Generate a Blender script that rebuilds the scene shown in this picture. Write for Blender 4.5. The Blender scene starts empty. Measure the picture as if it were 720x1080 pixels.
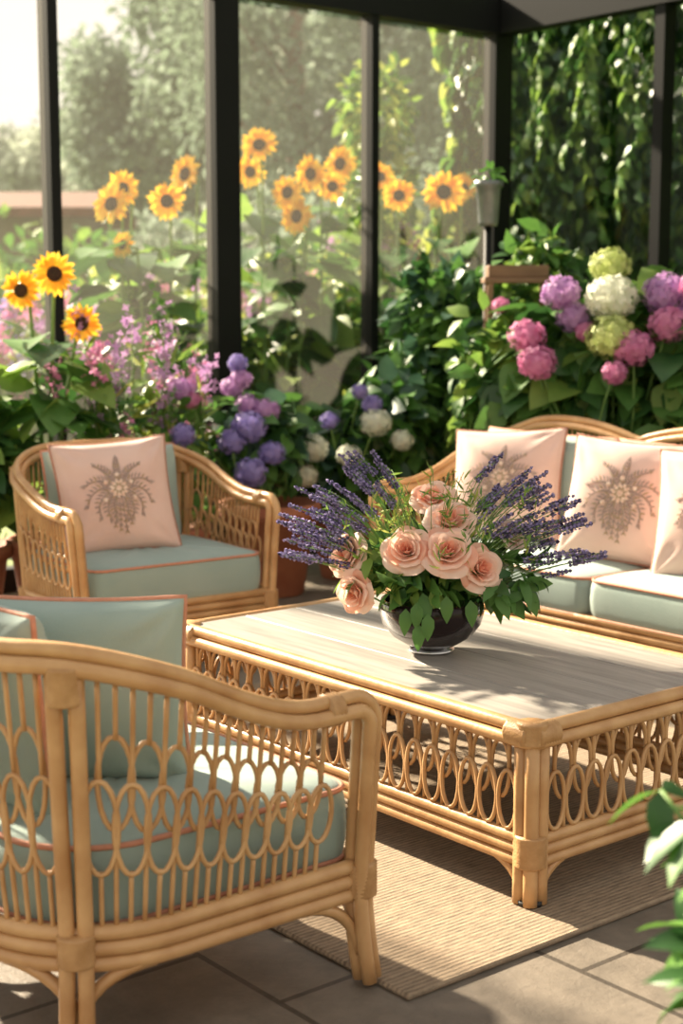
import bpy, math
import numpy as np
from mathutils import Matrix, Vector
rng = np.random.default_rng(11)
PI = math.pi

# ------------------------------------------------------------ materials
def lin(h):
    if not isinstance(h, str): return tuple(h)
    out = []
    for i in (0, 2, 4):
        c = int(h[i:i+2], 16) / 255
        out.append(c/12.92 if c <= .04045 else ((c+.055)/1.055)**2.4)
    return tuple(out)

def mat(name, c1, c2=None, rough=.5, scale=6, transl=0., bump=0., bscale=80, metallic=0.,
        spec=.5, stretch=(1, 1, 1), sheen=0., detail=3, bstretch=(1, 1, 1)):
    m = bpy.data.materials.new(name); m.use_nodes = True
    nt = m.node_tree; N = nt.nodes; L = nt.links; N.clear()
    out = N.new('ShaderNodeOutputMaterial'); p = N.new('ShaderNodeBsdfPrincipled')
    p.inputs['Roughness'].default_value = rough
    p.inputs['Metallic'].default_value = metallic
    p.inputs['Specular IOR Level'].default_value = spec
    if sheen: p.inputs['Sheen Weight'].default_value = sheen
    tc = N.new('ShaderNodeTexCoord'); mp = N.new('ShaderNodeMapping')
    mp.inputs['Scale'].default_value = stretch
    L.new(tc.outputs['Object'], mp.inputs['Vector'])
    no = N.new('ShaderNodeTexNoise'); no.inputs['Scale'].default_value = scale; no.inputs['Detail'].default_value = detail
    L.new(mp.outputs[0], no.inputs['Vector'])
    cr = N.new('ShaderNodeValToRGB'); a = lin(c1); b = lin(c2 if c2 is not None else c1)
    cr.color_ramp.elements[0].position = .32; cr.color_ramp.elements[1].position = .68
    cr.color_ramp.elements[0].color = (*a, 1); cr.color_ramp.elements[1].color = (*b, 1)
    L.new(no.outputs['Fac'], cr.inputs['Fac']); L.new(cr.outputs['Color'], p.inputs['Base Color'])
    if bump:
        mp2 = N.new('ShaderNodeMapping'); mp2.inputs['Scale'].default_value = bstretch
        L.new(tc.outputs['Object'], mp2.inputs['Vector'])
        n2 = N.new('ShaderNodeTexNoise'); n2.inputs['Scale'].default_value = bscale; n2.inputs['Detail'].default_value = 2
        L.new(mp2.outputs[0], n2.inputs['Vector'])
        bp = N.new('ShaderNodeBump'); bp.inputs['Strength'].default_value = bump; bp.inputs['Distance'].default_value = .004
        L.new(n2.outputs['Fac'], bp.inputs['Height']); L.new(bp.outputs[0], p.inputs['Normal'])
    if transl > 0:
        tr = N.new('ShaderNodeBsdfTranslucent'); L.new(cr.outputs['Color'], tr.inputs['Color'])
        mx = N.new('ShaderNodeMixShader'); mx.inputs[0].default_value = transl
        L.new(p.outputs[0], mx.inputs[1]); L.new(tr.outputs[0], mx.inputs[2]); L.new(mx.outputs[0], out.inputs[0])
    else:
        L.new(p.outputs[0], out.inputs[0])
    return m

RATTAN = mat('rattan_cane', 'b28455', 'cda372', rough=.36, scale=9, bump=.25, bscale=60, stretch=(1, 1, 1))
WRAP = mat('rattan_wrap', 'aa7f50', 'c29868', rough=.45, scale=25, bump=.4, bscale=160)
TEAL = mat('sage_cotton', '90a49d', '9daea6', rough=.85, scale=4, bump=.25, bscale=420, sheen=.15)
CORAL = mat('coral_piping', 'bd8066', 'c98e74', rough=.7, scale=60)
PINK = mat('blush_linen', 'dbb8ab', 'e3c3b7', rough=.9, scale=5, bump=.3, bscale=380, sheen=.15)
PIPE2 = mat('taupe_rose_piping', 'a87460', 'b5826e', rough=.8, scale=60)
EMB1 = mat('embroidery_taupe', '9c847b', 'b09a90', rough=.7, scale=60)
EMB2 = mat('embroidery_peach', 'f0dccb', 'd8ab92', rough=.7, scale=90)
EMB3 = mat('embroidery_gold', 'a0886e', 'b4997a', rough=.6, scale=60)
WOODTOP = mat('greywashed_plank', '8b857e', 'a69f97', rough=.45, scale=3.5, stretch=(1, 14, 4), bump=.2, bscale=40, bstretch=(1, 18, 4))
DECK = mat('brown_slat_wood', '6e5138', '86664a', rough=.6, scale=4, stretch=(1, 10, 4))
BLACK = mat('black_powdercoat', '0b0c0d', '101112', rough=.6, scale=3, spec=.25)
RUBBER = mat('foot_rubber', '1b1714', '221d19', rough=.6)
LEAF_D = mat('leaf_dark', '2c5028', '436b34', rough=.42, scale=5, transl=.25)
LEAF_M = mat('leaf_mid', '4a7634', '628b42', rough=.45, scale=5, transl=.3)
LEAF_L = mat('leaf_light', '6f9240', '8ea94e', rough=.5, scale=5, transl=.4)
LEAF_B = mat('leaf_blueish', '3a5a48', '517058', rough=.42, scale=5, transl=.25)
LEAF_Y = mat('leaf_yellowgreen', '98a54a', 'b2b860', rough=.5, scale=5, transl=.4)
STEM = mat('green_stem', '5a7d3c', '75964c', rough=.6)
BARK = mat('bark', '5b4a3c', '74614f', rough=.9, scale=20)
HAZE1 = mat('hazed_foliage_a', '7f8f80', '919f8f', rough=1, scale=.6, transl=.4, spec=.05)  # this and the next two: aerial haze painted into the foliage colour
HAZE2 = mat('hazed_foliage_b', 'a6b0a2', 'b4bbab', rough=1, scale=.6, transl=.4, spec=.05)
HAZE3 = mat('hazed_foliage_c', '6b7d69', '7c8d79', rough=1, scale=.6, transl=.4, spec=.05)
ROSE1 = mat('rose_petal_coral', 'f7b99f', 'fbc9b2', rough=.5, scale=20, transl=.4)
ROSE2 = mat('rose_petal_light', 'fbd2bd', 'fde0d0', rough=.5, scale=20, transl=.35)
ROSEP = mat('rose_petal_pale', 'efd0c8', 'f3dfd8', rough=.5, scale=20, transl=.35)
LAV = mat('lavender_floret', '9f90c4', 'b9acd6', rough=.7, scale=60, transl=.3)
LAV2 = mat('lavender_floret_dark', '8074a8', '978bbc', rough=.7, scale=60, transl=.25)
PETY = mat('sunflower_petal', 'f8c634', 'ffda55', rough=.5, scale=12, transl=.4)
PETO = mat('sunflower_petal_deep', 'f2b128', 'f8c23a', rough=.5, scale=12, transl=.4)
DISC = mat('sunflower_disc', '2b1a10', '4a2f18', rough=.9, scale=120)
H_PINK = mat('hydrangea_pink', 'cf78a8', 'e098be', rough=.6, scale=25, transl=.3)
H_LILAC = mat('hydrangea_lilac', 'bd8cc6', 'd0a6d4', rough=.6, scale=25, transl=.3)
H_PURP = mat('hydrangea_purple', '9182c2', 'a99cd4', rough=.6, scale=25, transl=.3)
H_WHITE = mat('hydrangea_white', 'dfe3d0', 'eeeede', rough=.6, scale=25, transl=.3)
H_LIME = mat('hydrangea_lime', 'bccb78', 'd4dc96', rough=.6, scale=25, transl=.3)
TERRA = mat('terracotta', '96593f', 'aa6c4e', rough=.8, scale=8, bump=.3)
ZINC = mat('zinc', '73777a', '8a8e8f', rough=.45, metallic=.6, scale=12)
STONE = mat('render_wall', '6a604f', '766b59', rough=.9, scale=3)
ROOF = mat('roof_tile', '54301f', '6a3d2a', rough=.9, scale=6)
SOIL = mat('soil', '3a2a1e', '4a3828', rough=1, scale=30)

def dark_glass():
    m = bpy.data.materials.new('smoked_glass'); m.use_nodes = True
    p = m.node_tree.nodes['Principled BSDF']
    p.inputs['Base Color'].default_value = (.022, .014, .014, 1); p.inputs['Roughness'].default_value = .05
    p.inputs['Transmission Weight'].default_value = .15; p.inputs['IOR'].default_value = 1.3
    return m
SMOKE = dark_glass()

def pane_glass(name, haze_veil):
    m = bpy.data.materials.new(name); m.use_nodes = True
    nt = m.node_tree; N = nt.nodes; L = nt.links; N.clear()
    out = N.new('ShaderNodeOutputMaterial'); tr = N.new('ShaderNodeBsdfTransparent'); gl = N.new('ShaderNodeBsdfGlossy')
    tr.inputs[0].default_value = (1, 1, 1, 1); gl.inputs['Roughness'].default_value = .03
    df = N.new('ShaderNodeBsdfTranslucent'); df.inputs[0].default_value = (1, .95, .84, 1)
    m1 = N.new('ShaderNodeMixShader'); m1.inputs[0].default_value = haze_veil  # pale translucent veil mixed into the pane to imitate hazy air
    m2 = N.new('ShaderNodeMixShader'); m2.inputs[0].default_value = .01
    L.new(tr.outputs[0], m1.inputs[1]); L.new(df.outputs[0], m1.inputs[2])
    L.new(m1.outputs[0], m2.inputs[1]); L.new(gl.outputs[0], m2.inputs[2]); L.new(m2.outputs[0], out.inputs[0])
    return m
GLASS = pane_glass('window_glass', .03)
GLASS2 = pane_glass('clear_window_glass', .0005)

def floor_mat():
    m = bpy.data.materials.new('slate_tiles'); m.use_nodes = True
    nt = m.node_tree; N = nt.nodes; L = nt.links; p = N['Principled BSDF']
    tc = N.new('ShaderNodeTexCoord'); br = N.new('ShaderNodeTexBrick')
    br.offset = .5; br.inputs['Scale'].default_value = 1.0
    br.inputs['Brick Width'].default_value = .6; br.inputs['Row Height'].default_value = .6
    br.inputs['Mortar Size'].default_value = .008
    br.inputs['Color1'].default_value = (*lin('6d6459'), 1); br.inputs['Color2'].default_value = (*lin('827768'), 1)
    br.inputs['Mortar'].default_value = (*lin('40382f'), 1)
    L.new(tc.outputs['Object'], br.inputs['Vector'])
    no = N.new('ShaderNodeTexNoise'); no.inputs['Scale'].default_value = 5; no.inputs['Detail'].default_value = 10; no.inputs['Roughness'].default_value = .7
    L.new(tc.outputs['Object'], no.inputs['Vector'])
    mx = N.new('ShaderNodeMixRGB'); mx.blend_type = 'OVERLAY'; mx.inputs[0].default_value = .9
    L.new(br.outputs['Color'], mx.inputs[1]); L.new(no.outputs['Fac'], mx.inputs[2]); L.new(mx.outputs[0], p.inputs['Base Color'])
    p.inputs['Roughness'].default_value = .55
    bp = N.new('ShaderNodeBump'); bp.inputs['Strength'].default_value = .6; bp.inputs['Distance'].default_value = .015
    L.new(no.outputs['Fac'], bp.inputs['Height']); L.new(bp.outputs[0], p.inputs['Normal'])
    return m

def rug_mat():
    m = bpy.data.materials.new('woven_jute'); m.use_nodes = True
    nt = m.node_tree; N = nt.nodes; L = nt.links; p = N['Principled BSDF']
    tc = N.new('ShaderNodeTexCoord')
    wv = N.new('ShaderNodeTexWave'); wv.bands_direction = 'X'; wv.inputs['Scale'].default_value = 22; wv.inputs['Distortion'].default_value = 1.5; wv.inputs['Detail'].default_value = 2; wv.inputs['Detail Scale'].default_value = 6
    L.new(tc.outputs['Object'], wv.inputs['Vector'])
    mp = N.new('ShaderNodeMapping'); mp.inputs['Scale'].default_value = (1, .25, 1); L.new(tc.outputs['Object'], mp.inputs['Vector'])
    no = N.new('ShaderNodeTexNoise'); no.inputs['Scale'].default_value = 110; no.inputs['Detail'].default_value = 4
    L.new(mp.outputs[0], no.inputs['Vector'])
    cr = N.new('ShaderNodeValToRGB')
    cr.color_ramp.elements[0].position = .25; cr.color_ramp.elements[1].position = .85
    cr.color_ramp.elements[0].color = (*lin('685a4a'), 1); cr.color_ramp.elements[1].color = (*lin('9f8b73'), 1)
    mx = N.new('ShaderNodeMath'); mx.operation = 'MULTIPLY_ADD'; mx.inputs[1].default_value = .3
    L.new(wv.outputs['Fac'], mx.inputs[0])
    m3 = N.new('ShaderNodeMath'); m3.operation = 'MULTIPLY'; m3.inputs[1].default_value = .85
    L.new(no.outputs['Fac'], m3.inputs[0]); L.new(m3.outputs[0], mx.inputs[2])
    L.new(mx.outputs[0], cr.inputs[0]); L.new(cr.outputs[0], p.inputs['Base Color'])
    p.inputs['Roughness'].default_value = .95
    bp = N.new('ShaderNodeBump'); bp.inputs['Strength'].default_value = .6; bp.inputs['Distance'].default_value = .005
    L.new(mx.outputs[0], bp.inputs['Height']); L.new(bp.outputs[0], p.inputs['Normal'])
    return m

# ------------------------------------------------------------ mesh builder
class MB:
    def __init__(s): s.v = []; s.q = []; s.qm = []; s.n = 0
    def add(s, v, q, m=0):
        v = np.asarray(v, float).reshape(-1, 3); q = np.asarray(q, int).reshape(-1, 4)
        s.v.append(v); s.q.append(q + s.n); s.qm.append(np.broadcast_to(np.asarray(m, int), (len(q),)).copy()); s.n += len(v)
    def grid(s, P, m=0, cu=False, cv=False):
        P = np.asarray(P, float); a, b = P.shape[:2]
        i = np.arange(a if cu else a-1); j = np.arange(b if cv else b-1)
        I, J = np.meshgrid(i, j, indexing='ij'); I2 = (I+1) % a; J2 = (J+1) % b
        s.add(P.reshape(-1, 3), np.stack([I*b+J, I2*b+J, I2*b+J2, I*b+J2], -1).reshape(-1, 4), m)
    def tube(s, path, r, sides=8, closed=False, m=0, ref=None):
        P = np.asarray(path, float); n = len(P)
        if closed: T = np.roll(P, -1, 0) - np.roll(P, 1, 0)
        else: T = np.gradient(P, axis=0)
        T /= np.linalg.norm(T, axis=1, keepdims=True) + 1e-12
        if ref is not None:
            A = np.cross(T, np.broadcast_to(ref, P.shape)); A /= np.linalg.norm(A, axis=1, keepdims=True) + 1e-12
        else:
            A = np.zeros_like(P); r0 = np.array([0, 0, 1.]) if abs(T[0][2]) < .8 else np.array([1., 0, 0])
            a = np.cross(T[0], r0); a /= np.linalg.norm(a); A[0] = a
            for i in range(1, n):
                a = a - T[i]*a.dot(T[i]); a /= np.linalg.norm(a) + 1e-12; A[i] = a
        B = np.cross(T, A)
        R = np.broadcast_to(np.asarray(r, float), (n,))
        th = np.arange(sides)/sides*2*PI
        V = P[:, None] + R[:, None, None]*(np.cos(th)[None, :, None]*A[:, None] + np.sin(th)[None, :, None]*B[:, None])
        if not closed:
            V = np.concatenate([np.repeat(P[:1, None], sides, 1), V, np.repeat(P[-1:, None], sides, 1)], 0)
        s.grid(V, m, cu=closed, cv=True)
    def lathe(s, prof, c=(0, 0, 0), n=32, m=0):
        prof = np.asarray(prof, float); th = np.arange(n)/n*2*PI
        V = np.stack([prof[:, 0][:, None]*np.cos(th)+c[0], prof[:, 0][:, None]*np.sin(th)+c[1], np.repeat((prof[:, 1]+c[2])[:, None], n, 1)], -1)
        s.grid(V, m, cv=True)
    def box(s, lo, hi, m=0, bev=0.):
        x0, y0, z0 = lo; x1, y1, z1 = hi; b = bev
        if b <= 0:
            v = [(x0,y0,z0),(x1,y0,z0),(x1,y1,z0),(x0,y1,z0),(x0,y0,z1),(x1,y0,z1),(x1,y1,z1),(x0,y1,z1)]
            s.add(v, [(0,3,2,1),(4,5,6,7),(0,1,5,4),(1,2,6,5),(2,3,7,6),(3,0,4,7)], m)
        else:
            def ring(d, z): return [(x0+d,y0+d,z),(x1-d,y0+d,z),(x1-d,y1-d,z),(x0+d,y1-d,z)]
            c = ((x0+x1)/2, (y0+y1)/2)
            P = [[(*c, z0)]*4, ring(b, z0), ring(0, z0+b), ring(0, z1-b), ring(b, z1), [(*c, z1)]*4]
            s.grid(np.array(P), m, cv=True)
    def inst(s, tv, tq, R, T, sc, m):
        n = len(T); sc = np.asarray(sc, float)
        if sc.ndim == 1: sc = sc[:, None]
        V = np.einsum('nij,kj->nki', R, tv)*sc[:, None, :] + T[:, None]
        Q = (tq[None] + (np.arange(n)*len(tv))[:, None, None]).reshape(-1, 4)
        s.add(V.reshape(-1, 3), Q, np.repeat(np.broadcast_to(np.asarray(m, int), (n,)), len(tq)))
    def build(s, name, mats, parent=None, matrix=None, smooth=True):
        V = np.concatenate(s.v); Q = np.concatenate(s.q); Mi = np.concatenate(s.qm)
        me = bpy.data.meshes.new(name)
        me.vertices.add(len(V)); me.vertices.foreach_set('co', V.astype(np.float32).ravel())
        me.loops.add(len(Q)*4); me.loops.foreach_set('vertex_index', Q.astype(np.int32).ravel())
        me.polygons.add(len(Q)); me.polygons.foreach_set('loop_start', (np.arange(len(Q))*4).astype(np.int32))
        me.polygons.foreach_set('material_index', Mi.astype(np.int32))
        me.polygons.foreach_set('use_smooth', np.full(len(Q), smooth))
        for m in mats: me.materials.append(m)
        me.update(calc_edges=True); me.validate()
        ob = bpy.data.objects.new(name, me); bpy.context.scene.collection.objects.link(ob)
        if parent: ob.parent = parent
        if matrix is not None: ob.matrix_local = matrix
        return ob

def empty(name, matrix):
    e = bpy.data.objects.new(name, None); e.empty_display_size = .2
    bpy.context.scene.collection.objects.link(e); e.matrix_world = matrix; return e

def nrm(a): return a/(np.linalg.norm(a, axis=-1, keepdims=True)+1e-12)
def frames(d, n):
    y = nrm(d); x = nrm(np.cross(y, n)); z = np.cross(x, y)
    return np.stack([x, y, z], -1)

def leaf_tmpl(W=.5, seg=4, fold=.12, droop=.25, shape='ovate'):
    t = np.linspace(0, 1, seg+1)
    if shape == 'heart': w = W*np.abs(np.sin(PI*t**.6))**.8; w[0] = W*.45
    elif shape == 'petal': w = W*np.sin(PI*(.08+.87*t))**.7
    else: w = W*np.abs(np.sin(PI*t**.75))**.9; w[0] = .02
    w[-1] = .01
    P = np.zeros((seg+1, 3, 3))
    for k, sx in enumerate((-1, 0, 1)):
        P[:, k, 0] = sx*w/2; P[:, k, 1] = t; P[:, k, 2] = -droop*t*t + (fold*w if sx else 0)
    q = []
    for i in range(seg):
        for k in range(2): q.append((i*3+k, i*3+k+1, i*3+k+4, i*3+k+3))
    return P.reshape(-1, 3), np.array(q)
LF = leaf_tmpl(.5, 4); LF3 = leaf_tmpl(.6, 3); LH = leaf_tmpl(.85, 4, .1, .3, 'heart'); LN = leaf_tmpl(.18, 3)
LF2 = leaf_tmpl(.7, 2)
def floret():
    v = [(0, 0, 0)]; q = []
    for k in range(4):
        a = k*PI/2
        def P(r, da, z): return (r*math.cos(a+da), r*math.sin(a+da), z)
        b = len(v); v += [P(.6, -.55, .1), P(1, 0, .02), P(.6, .55, .1)]; q.append((0, b, b+1, b+2))
    return np.array(v), np.array(q)
FLO = floret()
OCT = (np.array([(1,0,0),(0,1,0),(-1,0,0),(0,-1,0),(0,0,1.4),(0,0,-1.2)], float), np.array([(4,0,5,1),(4,1,5,2),(4,2,5,3),(4,3,5,0)]))

def leafmass(mb, c, rad, n, size, ms, tm=LF3, droop=.35, upn=.7, shell=.55):
    c = np.array(c, float); rad = np.array(rad, float)
    d = nrm(rng.normal(size=(n, 3))); k = shell+(1-shell)*rng.random((n, 1)); k *= .8+.3*rng.random((n, 1))
    P = c + d*k*rad
    D = d*.7 + rng.normal(size=(n, 3))*.5 + np.array([0, 0, -droop])
    Nn = d*.5 + rng.normal(size=(n, 3))*.45 + np.array([0, 0, upn])
    sz = size*(.6+.7*rng.random(n))
    mb.inst(tm[0], tm[1], frames(D, Nn), P, sz, rng.choice(ms, n))

def curve(p0, p1, sag=0., n=8, wob=0.):
    p0 = np.array(p0, float); p1 = np.array(p1, float); t = np.linspace(0, 1, n)[:, None]
    P = p0*(1-t)+p1*t; P[:, 2] += sag*np.sin(PI*t[:, 0])
    if wob: w = rng.normal(size=3)*wob; w[2] *= .2; P += np.sin(PI*t)*w
    return P

def bez(a, b, c, n=8):
    a, b, c = [np.array(x, float) for x in (a, b, c)]; t = np.linspace(0, 1, n)[:, None]
    return (1-t)**2*a+2*t*(1-t)*b+t*t*c

def pol(t, D, z): return (t*D, D, z)      # t = tangent of bearing, D = metres down the garden

# ------------------------------------------------------------ room axes
U = np.array([.634, -.773]); Vv = np.array([.773, .634])
TH = math.atan2(U[1], U[0])
def uv(u, v): p = U*u+Vv*v; return float(p[0]), float(p[1])
ROOM = Matrix.Rotation(TH, 4, 'Z')     # local x = u, local y = v
def place(x, y, f, z=0.):
    return Matrix.Translation((x, y, z)) @ Matrix.Rotation(math.atan2(-f[0], f[1]), 4, 'Z')

U0, V0, HT = -6.9, 6.92, 3.08
mb = MB(); mb.box((U0-.1, -2.5, -.1), (3.0, V0+.1, 0)); mb.build('floor', [floor_mat()], matrix=ROOM, smooth=False)
GRASS = mat('garden_grass', '66793f', '82914f', rough=.95, scale=2, bump=.8, bscale=20)
mb = MB(); mb.box((-90, -40, -.22), (60, 90, -.11)); mb.build('garden_lawn', [GRASS], matrix=ROOM, smooth=False)

posts = [V0-1.045*i for i in range(0, 10)]
mb = MB()
for i, v in enumerate(posts):
    w = .08 if i % 2 == 0 else .028
    if i == 0: w = .075
    mb.box((U0-.05, v-w, 0), (U0+.05, v+w, HT), 0)
mb.box((U0-.06, posts[-1]-.1, HT), (U0+.06, V0+.08, HT+.22)); mb.box((U0-.05, posts[-1]-.1, 0), (U0+.05, V0+.08, .12))
mb.build('wall_left', [BLACK], matrix=ROOM, smooth=False)
mb = MB()
us = [U0+1.30*i for i in range(1, 8)]
for i, u in enumerate(us):
    w = .035
    mb.box((u-w, V0-.05, 0), (u+w, V0+.05, HT))
mb.box((U0+.07, V0-.06, HT), (3.0, V0+.06, HT+.22)); mb.box((U0+.07, V0-.05, 0), (3.0, V0+.05, .12))
mb.build('wall_back', [BLACK], matrix=ROOM, smooth=False)
k = 1
for i in range(len(posts)-1):
    mb = MB(); mb.add([(U0, posts[i+1], .1), (U0, posts[i], .1), (U0, posts[i], HT), (U0, posts[i+1], HT)], [(0, 1, 2, 3)])
    mb.build('window_%d' % k, [GLASS], matrix=ROOM, smooth=False); k += 1
uu = [U0]+us
for i in range(len(uu)-1):
    mb = MB(); mb.add([(uu[i], V0, .1), (uu[i+1], V0, .1), (uu[i+1], V0, HT), (uu[i], V0, HT)], [(0, 1, 2, 3)])
    mb.build('window_%d' % k, [GLASS2], matrix=ROOM, smooth=False); k += 1
mb = MB()
for v in posts[::2]: mb.box((U0, v-.04, HT+.08), (3.0, v+.04, HT+.2))
for u in (U0+2.6, U0+5.2, U0+7.8): mb.box((u-.03, posts[-1], HT+.1), (u+.03, V0, HT+.19))
mb.build('ceiling', [BLACK], matrix=ROOM, smooth=False)

mb = MB(); mb.box((-4.55, 2.01, .0), (-2.23, 4.05, .014), 0, .005); mb.build('jute_rug', [rug_mat()], matrix=ROOM, smooth=False)

# ------------------------------------------------------------ rattan helpers
def lattice(mb, S, s0, s1, pitch, r, cA, hA, cB, hB, aw=.56, m=0, sides=6):
    n = max(2, int(round((s1-s0)/pitch))); p = (s1-s0)/n; th = np.linspace(0, 2*PI, 21)[:-1]
    def ring(sc, tc, h, off):
        s = sc+aw*p*np.cos(th); t = tc+h*np.sin(th); s = np.clip(s, s0-.01, s1+.01)
        P, Nn = S(s, t); mb.tube(P+Nn*off, r, sides, True, m, ref=Nn)
    def stick(sc, t0, t1):
        t = np.linspace(t0, t1, 5); P, Nn = S(np.full(5, sc), t); mb.tube(P, r, sides, False, m)
    for i in range(n):
        sc = s0+(i+.5)*p; ring(sc, cA, hA, r*.8)
        if cA-hA > .03: stick(sc, 0, cA-hA+.01)
        stick(sc, cA+hA-.01, 1)
    for i in range(1, n):
        sc = s0+i*p; ring(sc, cB, hB, -r*.8)
        stick(sc, 0, cB-hB+.01)
        if cB+hB < .97: stick(sc, cB+hB-.01, 1)

def wrap(mb, a, b, r, m=1):
    a = np.array(a, float); b = np.array(b, float); n = max(6, int(np.linalg.norm(b-a)/.004)); t = np.linspace(0, 1, n)[:, None]
    mb.tube(a*(1-t)+b*t, r*(1+.05*(np.arange(n) % 2)), 12, False, m)

def rrect(w, d, r, n=10, rb=None):
    pts = []; rb = r if rb is None else rb
    for sx, sy, a0, r in ((1, 1, 0, r), (-1, 1, PI/2, r), (-1, -1, PI, rb), (1, -1, 1.5*PI, rb)):
        for a in np.linspace(a0, a0+PI/2, n): pts.append((sx*(w-r)+r*math.cos(a), sy*(d-r)+r*math.sin(a)))
    P = np.array(pts); Q = []
    for i in range(len(P)):
        a = P[i]; b = P[(i+1) % len(P)]; L = np.linalg.norm(b-a); k = max(1, int(L/.05))
        for j in range(k): Q.append(a+(b-a)*j/k)
    return np.array(Q)

def cushion(mb, w, d, h, cx, cy, cz, r=.06, b=.02, m=0, mp=1, rb=None):
    O = rrect(w, d, r, 10, rb)
    lay = []
    for k in (.02, .2, .4, .6, .75, .87, .95): lay.append((k, h/2+b*(1-k**4)))
    lay += [(.985, h/2-.002), (1.0, h/2-.012), (1.012, h/4), (1.016, 0), (1.012, -h/4), (1.0, -h/2+.012), (.985, -h/2+.002), (.9, -h/2), (.02, -h/2)]
    P = np.array([[(x*k+cx, y*k+cy, z+cz+.003*math.sin(x*31+y*17)*(1 if k < .95 else .3)) for x, y in O] for k, z in lay])
    mb.grid(P, m, cv=True)
    for sg in (1, -1):
        K = .996; pp = np.array([(x*K+cx, y*K+cy, cz+sg*(h/2-.004)) for x, y in O]); mb.tube(pp, .006, 6, True, mp)

def pillow(mb, w, h, T, m=0, mp=1, c=.07, seed=0, n=30, pw=.42):
    g = np.linspace(-1, 1, n); g = np.sin(g*PI/2)*.55+g*.45
    X, Y = np.meshgrid(g, g, indexing='ij')
    def surf(X, Y):
        px = w/2*X*(1-c*(1-Y**2)); py = h/2*Y*(1-c*(1-X**2))
        e = np.clip((1-X**2)*(1-Y**2), 0, 1)
        z = T/2*e**pw*(1+.06*np.sin(4*X+seed)*np.cos(3*Y+seed*2))
        rr = np.sqrt((np.abs(X)-1)**2+(np.abs(Y)-1)**2); an = np.arctan2(1-np.abs(Y), 1-np.abs(X))
        z += .009*np.sin(an*9+seed)*np.exp(-((rr-.35)/.25)**2)*e**.25
        return px, py, z
    px, py, z = surf(X, Y)
    mb.grid(np.stack([px, py, z], -1), m); mb.grid(np.stack([px, py, -z], -1)[::-1], m)
    e = np.linspace(-1, 1, 16)[:-1]
    bx = np.concatenate([e, np.ones(15), -e, -np.ones(15)]); by = np.concatenate([-np.ones(15), e, np.ones(15), -e])
    ex, ey, ez = surf(bx, by)
    mb.tube(np.stack([ex, ey, ez*0], -1), .006, 6, True, mp, ref=np.array([0, 0, 1.]))
    return surf

def pmat(x, y, z, lean=.2, yaw=0, roll=0):
    a = lean; Bm = Matrix(((-1, 0, 0, 0), (0, -math.sin(a), math.cos(a), 0), (0, math.cos(a), math.sin(a), 0), (0, 0, 0, 1)))
    return Matrix.Translation((x, y, z)) @ Matrix.Rotation(yaw, 4, 'Z') @ Bm @ Matrix.Rotation(roll, 4, 'Z')

def motif(mb, surf, w, h, m1, m2, m3):
    """embroidered spray: plumes of lobed leaves fanned over a blossom, with drooping stems"""
    S = w/.48
    def onto(x, y, o=.0025):
        X = x/(w/2); Y = y/(h/2)
        for _ in range(3): X2 = x/(w/2)/(1-.07*(1-Y**2)); Y2 = y/(h/2)/(1-.07*(1-X**2)); X, Y = X2, Y2
        return np.stack([x, y, surf(X, Y)[2]+o], -1)
    def lf(x, y, a, L, W, m, bend=0., o=.004):
        t = np.linspace(0, 1, 6); ww = W*np.sin(PI*t**.8); gx = []
        aa = a+bend*t; lx = x+np.cumsum(np.r_[0, np.cos(aa[:-1])])*L/5; ly = y+np.cumsum(np.r_[0, np.sin(aa[:-1])])*L/5
        for s in (-1, 0, 1): gx.append(onto(lx-np.sin(aa)*ww*s, ly+np.cos(aa)*ww*s, o-.001*abs(s)))
        mb.grid(np.stack(gx, 1), m)
    cy = .012*S
    for i, (deg, L) in enumerate(((88, .125), (64, .13), (112, .13), (40, .135), (138, .132), (16, .14), (163, .14), (-10, .135), (191, .135), (-36, .125), (215, .125), (-58, .12), (238, .12))):
        a = math.radians(deg); L *= S; bend = -.75*math.cos(a)
        t = np.linspace(.2, 1, 9); aa = a+bend*t*t; X = L*t*np.cos(aa); Y = cy+L*t*np.sin(aa)
        mb.tube(onto(X, Y, .002), .0014*S, 4, False, m1)
        for j in range(0, 9):
            for sg in (-1, 1): lf(X[j], Y[j], aa[j]+sg*.8, .030*S*math.sin(PI*(.2+.65*t[j])), .0036*S, (m1, m3, m1, m1)[(i+j) % 4], sg*-.6)
        lf(X[-1], Y[-1], aa[-1], .022*S, .0045*S, m1)
    for dx, L in ((-.026, .125), (-.008, .14), (.012, .15), (.03, .12)):
        x0 = dx*.3*S; t = np.linspace(0, 1, 8); X = x0+dx*S*t*.9; Y = cy-.02*S-L*S*t; mb.tube(onto(X, Y, .002), .0016*S, 4, False, m1)
        for j in (2, 3, 4, 5, 6, 7):
            for sg in (-1, 1): lf(X[j], Y[j], -PI/2+sg*.6, .016*S, .0032*S, (m1, m3)[j % 2])
    for r0, n, L, W, mm in ((.012, 11, .030, .0075, m2), (.006, 8, .022, .0065, m3), (0, 7, .014, .005, m2)):
        for k in range(n):
            a = k*2*PI/n+r0*50; lf(r0*S*math.cos(a), cy+r0*S*math.sin(a), a, L*S, W*S, mm, 0, .006-.1*r0)
    for (x, y) in ((-.05, .04), (.052, .036), (0, .07), (-.06, -.03), (.062, -.03)):
        for k in range(6): lf(x*S, y*S, k*PI/3, .011*S, .004*S, m2, 0, .006)

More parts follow.
